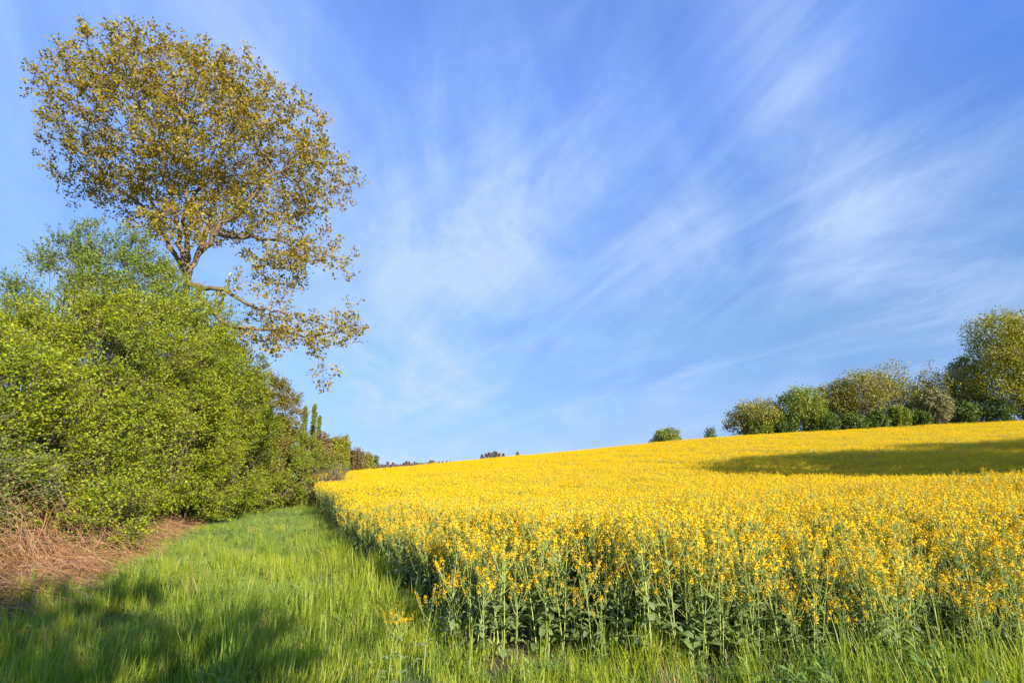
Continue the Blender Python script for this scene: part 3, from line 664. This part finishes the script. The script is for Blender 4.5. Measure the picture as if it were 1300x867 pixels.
def build_hedge():
    S = shrub
    S('big bright green shrub in full leaf at the left edge of the photo', -12.0, 10.6, [(0, 0, 2.6, 3.0, 3.0, 2.6), (.3, -.6, 1.9, 3.1, 3.0, 1.9), (-1.2, .8, 3.3, 2.2, 2.4, 1.5), (1.4, .9, 2.6, 1.8, 2.2, 2.1)], M_HEDGE, 9500, seed=31)
    S('tall bright green shrub whose top touches the oak\'s lowest left branches', -12.4, 14.8, [(0, 0, 3.4, 3.0, 3.0, 3.2), (.8, -.7, 2.3, 3.0, 2.6, 2.3), (.9, .6, 4.6, 2.2, 2.3, 2.4), (-1.9, 0, 4.0, 2.0, 2.2, 2.1)], M_HEDGE, 10500, seed=32)
    S('feathery cool green shrub top standing behind the bright green hedge', -15.0, 18.6, [(0, 0, 5.4, 2.9, 2.6, 4.0), (1.5, 0, 7.9, 2.0, 1.8, 2.1), (-2.5, -.5, 5.4, 2.4, 2.4, 3.4), (-.2, 0, 7.9, 1.7, 1.7, 1.7)], M_HEDGEB, 6600, leaf=.08, seed=33, gap=-.1)
    S('bright green shrub in front of the oak trunk', -13.0, 19.6, [(0, 0, 4.2, 3.1, 2.9, 4.2), (.9, -.6, 2.6, 2.8, 2.6, 2.6), (.3, .4, 7.0, 2.3, 2.2, 2.3), (1.3, 1.3, 4.6, 1.8, 1.9, 3.2)], M_HEDGE, 10500, leaf=.078, seed=34)
    S('bright green shrub sloping down to the grass right of the oak trunk', -13.9, 23.4, [(0, 0, 3.6, 2.9, 2.8, 3.8), (1.0, -.4, 2.6, 2.2, 2.6, 2.6), (.1, .3, 6.5, 2.3, 2.2, 2.5), (1.4, .6, 5.4, 1.6, 1.8, 2.0)], M_HEDGE, 8500, leaf=.082, seed=35)
    S('yellow green shrub with dark gaps below the oak\'s hanging branch', -14.8, 27.8, [(0, 0, 3.4, 2.9, 2.8, 3.7), (.3, 0, 6.0, 2.3, 2.2, 2.3), (1.4, 0, 2.6, 2.2, 2.4, 2.6), (1.5, 0, 4.9, 1.5, 1.7, 1.8)], M_HEDGE, 6800, leaf=.09, seed=36)
    S('ochre leaved small tree at the hedge\'s right shoulder under the oak branch tips', -15.6, 33.5, [(0, 0, 3.9, 3.0, 2.8, 3.7), (.1, 0, 6.0, 1.9, 2.0, 1.8), (1.0, .5, 3.5, 1.7, 1.9, 1.9)], M_HEDGEO, 4800, leaf=.11, seed=37, gap=-.3)
    S('mid green shrub beside the end of the grass strip', -13.8, 32.8, [(0, 0, 1.9, 2.2, 2.2, 2.1), (-.3, 0, 3.4, 1.7, 1.6, 1.7), (.9, .2, 1.4, 1.7, 1.8, 1.4)], M_HEDGEM, 3800, leaf=.09, seed=38)
    S('low spreading green shrub closing the far end of the grass strip', -12.6, 36.6, [(0, 0, 1.3, 1.9, 1.9, 1.6), (-1.6, .3, 2.3, 2.0, 1.9, 2.3), (-.7, 0, 2.9, 1.3, 1.3, 1.4)], M_HEDGEM, 3400, leaf=.09, seed=39)
    S('greyish pale green bush in front of the hedge at the left edge', -9.9, 9.3, [(0, 0, 1.6, 1.5, 1.4, 1.6), (-.3, 0, 2.5, 1.1, 1.1, 1.0)], M_HEDGEP, 2600, leaf=.05, seed=40, per=14)
    S('sprawling green bramble bush low in front of the hedge', -9.9, 13.4, [(0, 0, .9, 1.7, 1.5, 1.0), (-.8, 1.4, 1.0, 1.4, 1.6, 1.1), (.2, -1.6, .8, 1.1, 1.3, .9)], M_HEDGE, 1900, leaf=.06, seed=41, name='bramble_bush', cat='bush', gap=-.25)
    # half bare grey shrub at the corner of the crop
    S('half bare grey brown bush where crop and grass strip meet', -10.3, 33.4, [(0, 0, 1.0, 1.1, 1.1, 1.1)], M_PALEG, 300, leaf=.05, per=5, seed=42, name='bare_bush', cat='bush', nstem=70, group=None)
build_hedge()

# ------------------------------------------------------------------ dead brambles and dry stalks along the hedge foot
def build_brambles():
    r = np.random.default_rng(55); n = 8500
    s = r.uniform(-5, 22, n)**1.0; w = r.normal(0, .85, n)
    w = np.where(w < 0, w*1.35, w); w = np.clip(w, -1.15 + .02*s, 2.4)
    keep = r.uniform(0, 1, n) < np.interp(s, [-5, 3, 8, 14, 22], [1, 1, .55, .5, .25]); s, w = s[keep], w[keep]; n = len(s)
    bx = -9.0 - .36*s - .93*w*.8; by = 11.6 + .93*s - .36*w*.8
    B = np.stack([bx, by, hgt(bx, by)], 1); az = r.uniform(0, 6.283, n); L = r.uniform(.5, 2.0, n); H = r.uniform(.15, 1.0, n)*np.exp(-(w-.6)**2/2.5)*np.interp(s, [-5, 5, 22], [1.35, 1.15, .8])
    d = np.stack([np.cos(az), np.sin(az), 0*az], 1); t = np.linspace(0, 1, 7)[None, :, None]
    side = np.stack([-np.sin(az), np.cos(az), 0*az], 1)*r.normal(0, .2, n)[:, None]
    pl = B[:, None] + d[:, None]*L[:, None, None]*(t-.5) + side[:, None]*np.sin(t*4) + np.array([0, 0, 1])*(H[:, None, None]*4*t*(1-t)*r.uniform(.4, 1, n)[:, None, None] + H[:, None, None]*r.uniform(0, .8, n)[:, None, None])
    pl += r.normal(0, .015, pl.shape)
    A = Acc().add(polytube(pl, r.uniform(.0025, .0065, n), .0022, 3), 0)
    m = 11000; s = r.uniform(-5, 24, m); w = r.uniform(-.9, 1.6, m); bx = -9.0-.36*s-.93*w*.8; by = 11.6+.93*s-.36*w*.8
    P = np.stack([bx, by, hgt(bx, by)-.02], 1); dd = unit(r.normal(0, .45, (m, 3)) + [0, 0, 1.]); h = r.uniform(.25, .8, m)*np.interp(s, [-5, 8, 24], [.8, 1, .9])
    A.add(kites(P, dd, r.normal(0, 1, (m, 3)), h, .012, .02, .3), 1)
    m = 9000; s = r.uniform(-5, 24, m); w = r.uniform(-1.3, 1.6, m); bx = -9.0-.36*s-.93*w*.8; by = 11.6+.93*s-.36*w*.8
    Pg = np.stack([bx, by, hgt(bx, by) + r.uniform(.05, .75, m)*np.exp(-(w-.8)**2/2)], 1); ok = noise3(Pg, 1.7, 2) > .05
    Pg = Pg[ok]; kk = np.repeat(np.arange(len(Pg)), 6); sz = r.uniform(.03, .06, len(kk))
    A.add(kites(Pg[kk] + r.normal(0, .06, (len(kk), 3)), r.normal(0, 1, (len(kk), 3)), TOS*.8 + r.normal(0, .6, (len(kk), 3)), sz, sz*.65, .1), 2)
    o = link('dead_brambles', A.mesh('dead_brambles', [M_CANE, M_DRY, M_HEDGE])); o['kind'] = 'stuff'
    o['label'] = 'tangle of dead reddish brown canes and dry stalks along the hedge foot'
build_brambles()

# ------------------------------------------------------------------ trees round the field's far edge
def round_tree(label, px, top, wpx, Y, mleaf, basey=None, seed=1, dens=1.0, leaf=.27, lobes=6, group='trees along the far edge of the field', mbark=None, trunkfrac=.3, name='tree', cat='tree', squat=1.0, gap=0, twig=0, step=None):
    r = np.random.default_rng(seed); x, y, zt = at(px, top, Y); zb = h1(x, Y); H = zt - zb; Wd = wpx/F*Y/1.0*.5
    ells = []
    cz = zb + H*(trunkfrac + (1-trunkfrac)*.5)
    ells.append((x, Y, cz, Wd*.8, Wd*.8, H*(1-trunkfrac)*.42))
    for k in range(lobes):
        a = k*2.4 + r.uniform(0, 1); q = r.uniform(.35, .62)*Wd
        rz = H*(1-trunkfrac)*r.uniform(.2, .3)
        z = zb + H*trunkfrac + rz + (H*(1-trunkfrac)-2*rz)*(k/(lobes-1) if lobes > 1 else .5)
        ells.append((x+q*math.cos(a)*(1-.5*k/lobes), Y+q*math.sin(a)*.8, z, Wd*r.uniform(.42, .6), Wd*.5, rz, 1.3))
    st = step or max(.28, Wd*.11)
    t, nodes, rr = tree(label, (x, Y, zb-.1), [(x, Y, zb-.1), (x+r.normal(0, .2), Y, zb+H*trunkfrac*.8)], ells, int(520*dens), st, mleaf, mbark or M_DBARK, leaf=leaf, per=int(17*dens)+4, spread=st*.62, seed=seed, tip=.02,
         shell=.15, infl=st*10, kill=st*1.3, leafr=.06, group=group, name=name, cat=cat, clump=gap, twig=twig)
    return t
def build_far_right():
    G = 'trees on the crest at the right'; Y = 97; R = round_tree
    R('low olive tree with thin brownish top at the left end of the crest trees', 958, 505, 74, Y, M_FOLIVE, seed=61, dens=1.6, group=G, trunkfrac=.12)
    R('rounded fresh green tree second from the left among the crest trees', 1012, 488, 76, Y-1, M_FGREEN, seed=62, dens=1.7, group=G, trunkfrac=.12)
    R('dull olive tree right of the rounded fresh green one on the crest', 1053, 482, 70, Y+2, M_FOLIVE, seed=63, dens=1.4, group=G, trunkfrac=.2)
    R('broad olive tree with thin trunks in the middle of the crest trees', 1092, 468, 88, Y, M_FOLIVE, seed=64, dens=1.5, group=G, trunkfrac=.3)
    R('open crowned olive tree with bare branches showing, tallest in the middle', 1140, 455, 104, Y+1, M_FOLIVE, seed=65, dens=1.0, group=G, trunkfrac=.35, gap=.5)
    R('sparse brownish tree left of the big yellow green tree', 1193, 466, 84, Y+2, M_FOLIVE, seed=66, dens=1.1, group=G, trunkfrac=.3)
    R('thin brown budding tree rising behind the big yellow green tree', 1218, 447, 52, Y+6, M_FOLIVE, seed=67, dens=1.0, group=G, trunkfrac=.3)
    R('big yellow green oak with dark leaning trunk at the right edge of the photo', 1284, 397, 144, Y-2, M_FYEL, seed=68, dens=4.6, group=G, trunkfrac=.14, lobes=10, leaf=.3, gap=.35)
    R('green tree just past the big yellow green oak', 1390, 420, 110, Y, M_FGREEN, seed=69, dens=1.2, group=G, trunkfrac=.2)
    R('olive green tree filling the skyline behind the broad and the open crowned trees', 1120, 480, 92, Y+12, M_FGREEN, seed=161, dens=1.3, group=G, trunkfrac=.1)
    R('green tree filling the skyline behind the sparse brownish tree', 1172, 484, 84, Y+12, M_FOLIVE, seed=162, dens=1.3, group=G, trunkfrac=.1)
    R('olive tree filling the gap behind the rounded fresh green tree', 1034, 500, 84, Y+12, M_FOLIVE, seed=163, dens=1.3, group=G, trunkfrac=.1)
    U = 'bushes under the crest trees'
    for px, top, w, m, lb, sd in ((990, 522, 46, M_FDARK, 'dark bush between the two leftmost crest trees', 71), (1040, 520, 50, M_FDARK, 'dark bush under the dull olive tree', 72),
                                  (1078, 523, 46, M_FDARK, 'dark bush left of the fresh green bush on the crest', 73), (1139, 512, 30, M_FGREEN, 'small fresh green bush at the foot of the open crowned tree', 74),
                                  (1112, 520, 34, M_FDARK, 'dark bush between the thin trunks in the middle', 75), (1186, 492, 44, M_PALEG, 'pale greyish willow bush under the sparse brownish tree', 76),
                                  (1216, 505, 46, M_FDARK, 'dark bush left of the big oak trunk', 77), (1256, 500, 56, M_FDARK, 'wide dark bush directly in front of the big oak trunk', 78),
                                  (1165, 518, 30, M_FDARK, 'low dark bush left of the pale willow bush', 79), (1320, 500, 70, M_FDARK, 'dark bush right of the big oak trunk', 80), (962, 530, 44, M_FGREEN, 'low green bush under the leftmost crest tree', 81)):
        R(lb, px, top, w, Y-1.5, m, seed=sd, dens=1.2, leaf=.26, group=U, trunkfrac=.02, name='bush', cat='bush', lobes=4)
    C = 'bushes alone on the crest'
    R('wide domed dark green bush alone on the crest line', 846, 543, 44, 100, M_FGREEN, seed=82, dens=1.2, leaf=.22, group=C, trunkfrac=.02, name='bush', cat='bush', lobes=6)
    R('small round dark green tree between the domed bush and the crest trees', 901, 542, 17, 98, M_FDARK, seed=83, dens=.7, leaf=.2, group=C, trunkfrac=.1, lobes=3)
build_far_right()

def poplar(label, px, top, wpx, Y, seed):
    r = np.random.default_rng(seed); x, y, zt = at(px, top, Y); zb = h1(x, Y); H = zt-zb; w = wpx/F*Y*.5
    t = thing('poplar_tree', label, 'tree', (x, Y, zb), 'poplars behind the hedge')
    k = 200; z = r.uniform(.12, .97, k)*H; a = r.uniform(0, 6.28, k); ln = w*1.25*np.sin(np.pi*np.clip(z/H*.8+.16, 0, 1))**.7*r.uniform(.7, 1.1, k)
    s = np.linspace(0, 1, 4)[None, :, None]; o = np.stack([np.cos(a), np.sin(a), 0*a], 1)
    b = np.stack([0*z, 0*z, z], 1); pl = b[:, None] + o[:, None]*(ln*.55)[:, None, None]*s**.6 + np.array([0, 0, 1])*(ln*1.5)[:, None, None]*s**1.4
    A = Acc().add(polytube(np.array([[[0, 0, -.1], [0, 0, H*.5], [0, 0, H]]]), .16, .03, 6)).add(polytube(pl, .05, .015, 3))
    C = pl[:, 1:].reshape(-1, 3); D = np.repeat(unit(pl[:, -1]-pl[:, 0]), 3, axis=0)
    LV, LQ = leaf_cloud(C, D, r, 11, w*.2, .24)
    link('trunk', A.mesh('trunk', [M_DBARK], smooth=True), t); link('crown', mesh('crown', LV, LQ, mats=[M_FGREEN]), t)
def conifer_mesh(seed, H, w, mats):
    r = np.random.default_rng(seed); n = 900; z = r.uniform(.1, 1, n)**.9; a = r.uniform(0, 6.28, n); q = w*(1-z)**.8*r.uniform(.2, 1, n)
    C = np.stack([q*np.cos(a), q*np.sin(a), z*H], 1); D = np.stack([np.cos(a), np.sin(a), -.15+0*a], 1)
    return Acc().add(polytube(np.array([[[0, 0, -.2], [0, 0, H*.98]]]), .14, .02, 5)).mesh('trunk', [M_DBARK]), mesh('crown', *kites(C, D, r.normal(0, 1, (n, 3))+[0, 0, 1.], .45, .22), mats=mats)
def build_far_left():
    R = round_tree; G = 'trees beyond the hedge at the left'
    R('dark brownish tree between the hedge and the yellow green rounded tree', 405, 549, 44, 78, M_FBROWN, seed=91, dens=1.5, group=G, leaf=.22, trunkfrac=.1)
    R('yellow green rounded tree at the left end of the field\'s skyline', 427, 552, 42, 96, M_FYEL, seed=92, dens=1.7, group=G, leaf=.25, trunkfrac=.08)
    R('brown leafless looking tree right of the yellow green rounded tree', 450, 569, 30, 104, M_FBROWN, seed=93, dens=1.4, group=G, leaf=.22, trunkfrac=.08)
    R('wide olive brown tree left of the dark pine at the far skyline', 464, 574, 30, 112, M_FOLIVE, seed=94, dens=1.2, group=G, leaf=.24, trunkfrac=.08)
    R('small dark green pine like tree at the right end of the left hand trees', 475, 578, 16, 118, M_FDARK, seed=95, dens=1.0, group=G, leaf=.24, trunkfrac=.08)
    poplar('tallest slim poplar above the far trees at the left', 400, 513, 9, 130, 96)
    poplar('half hidden slim poplar left of the tallest poplar', 388, 517, 9, 132, 97)
    poplar('shorter slim poplar right of the tallest poplar', 406, 528, 7, 126, 98)
    prot = [conifer_mesh(110+k, 7.0, 1.5, [M_FRED]) for k in range(3)] + [conifer_mesh(120, 7.0, 1.8, [M_FDARK])]
    r = np.random.default_rng(9)
    def con(px, top, Y, k, label, group):
        x, y, zt = at(px, top, Y); zb = h1(x, Y); s = (zt-zb)/7.0
        t = thing('conifer_tree', label, 'tree', (x, Y, zb), group); t.scale = (s*.95, s*.95, s); t.rotation_euler = (0, 0, r.uniform(0, 6))
        link('trunk', prot[k][0], t); link('crown', prot[k][1], t)
    for i, px in enumerate(np.arange(482, 556, 3.4)): con(px, 589 - (px-482)*.03 + r.uniform(-3.2, 1.2), 150 + r.uniform(-8, 8), int(r.integers(0, 3)), 'reddish brown conifer in the far row above the left of the field', 'brown conifers in the far row')
    for i, px in enumerate((557, 562, 567, 572, 577)): con(px, 585 + r.uniform(-.6, 1), 150, 3, 'dark green conifer at the right end of the far row', 'green conifers in the far row')
    for i, px in enumerate((612, 617, 621, 625, 630, 634, 639)): con(px, 577 - 3.5*math.sin((px-608)/36*3.1) + r.uniform(-.5, 1), 150, 0, 'reddish brown conifer tip in the small clump above the field', 'conifer tips in the small clump')
    con(628, 572.5, 154, 3, 'dark green conifer rising from the small reddish clump', None)
    con(657, 573.5, 150, 3, 'single dark conifer tip just right of the small clump', None)
build_far_left()

# ------------------------------------------------------------------ trees standing outside the picture that shade the foreground and the slope
def build_shaders():
    def big(label, x, y, H, Wd, seed, tf=.3, leaf=.28, dens=1.6, m=None):
        r = np.random.default_rng(seed); zb = h1(x, y); ells = [(x, y, zb+H*(tf+(1-tf)*.5), Wd*.8, Wd*.8, H*(1-tf)*.45)]
        for k in range(6):
            a = k*2.4; ells.append((x+.5*Wd*math.cos(a), y+.5*Wd*math.sin(a), zb+H*(tf+.12+.1*k), Wd*.5, Wd*.5, H*.14, 1.3))
        tree(label, (x, y, zb-.1), [(x, y, zb-.1), (x+.2, y, zb+H*tf)], ells, 500, max(.35, Wd*.1), m or M_FGREEN, M_BARK, leaf=leaf, per=14, spread=.4, seed=seed, tip=.02, infl=6, kill=.7, leafr=.07, group='trees behind the viewer')
    big('broad green tree behind the viewer to the right, shading the left grass', 4.1, -6.1, 8.3, 3.0, 141, dens=2.8)
    big('green tree far behind the viewer to the right, shading the corner of the crop', 22.2, -12.7, 11.3, 4.0, 142)
    for i, (x, y, H, w) in enumerate(((36.6, 5, 16.2, 3.9), (42, 12, 17, 6.6), (47, 17, 17, 6), (51, 20.5, 16.4, 6.3), (62, 25, 17.4, 7), (74, 27, 17.6, 7.5))):
        big(['nearest', 'second', 'third', 'fourth', 'fifth', 'farthest'][i] + ' tall green tree outside the right edge, shading the slope', x, y, H, w, 150+i, tf=.5, leaf=.5, dens=2)
build_shaders()
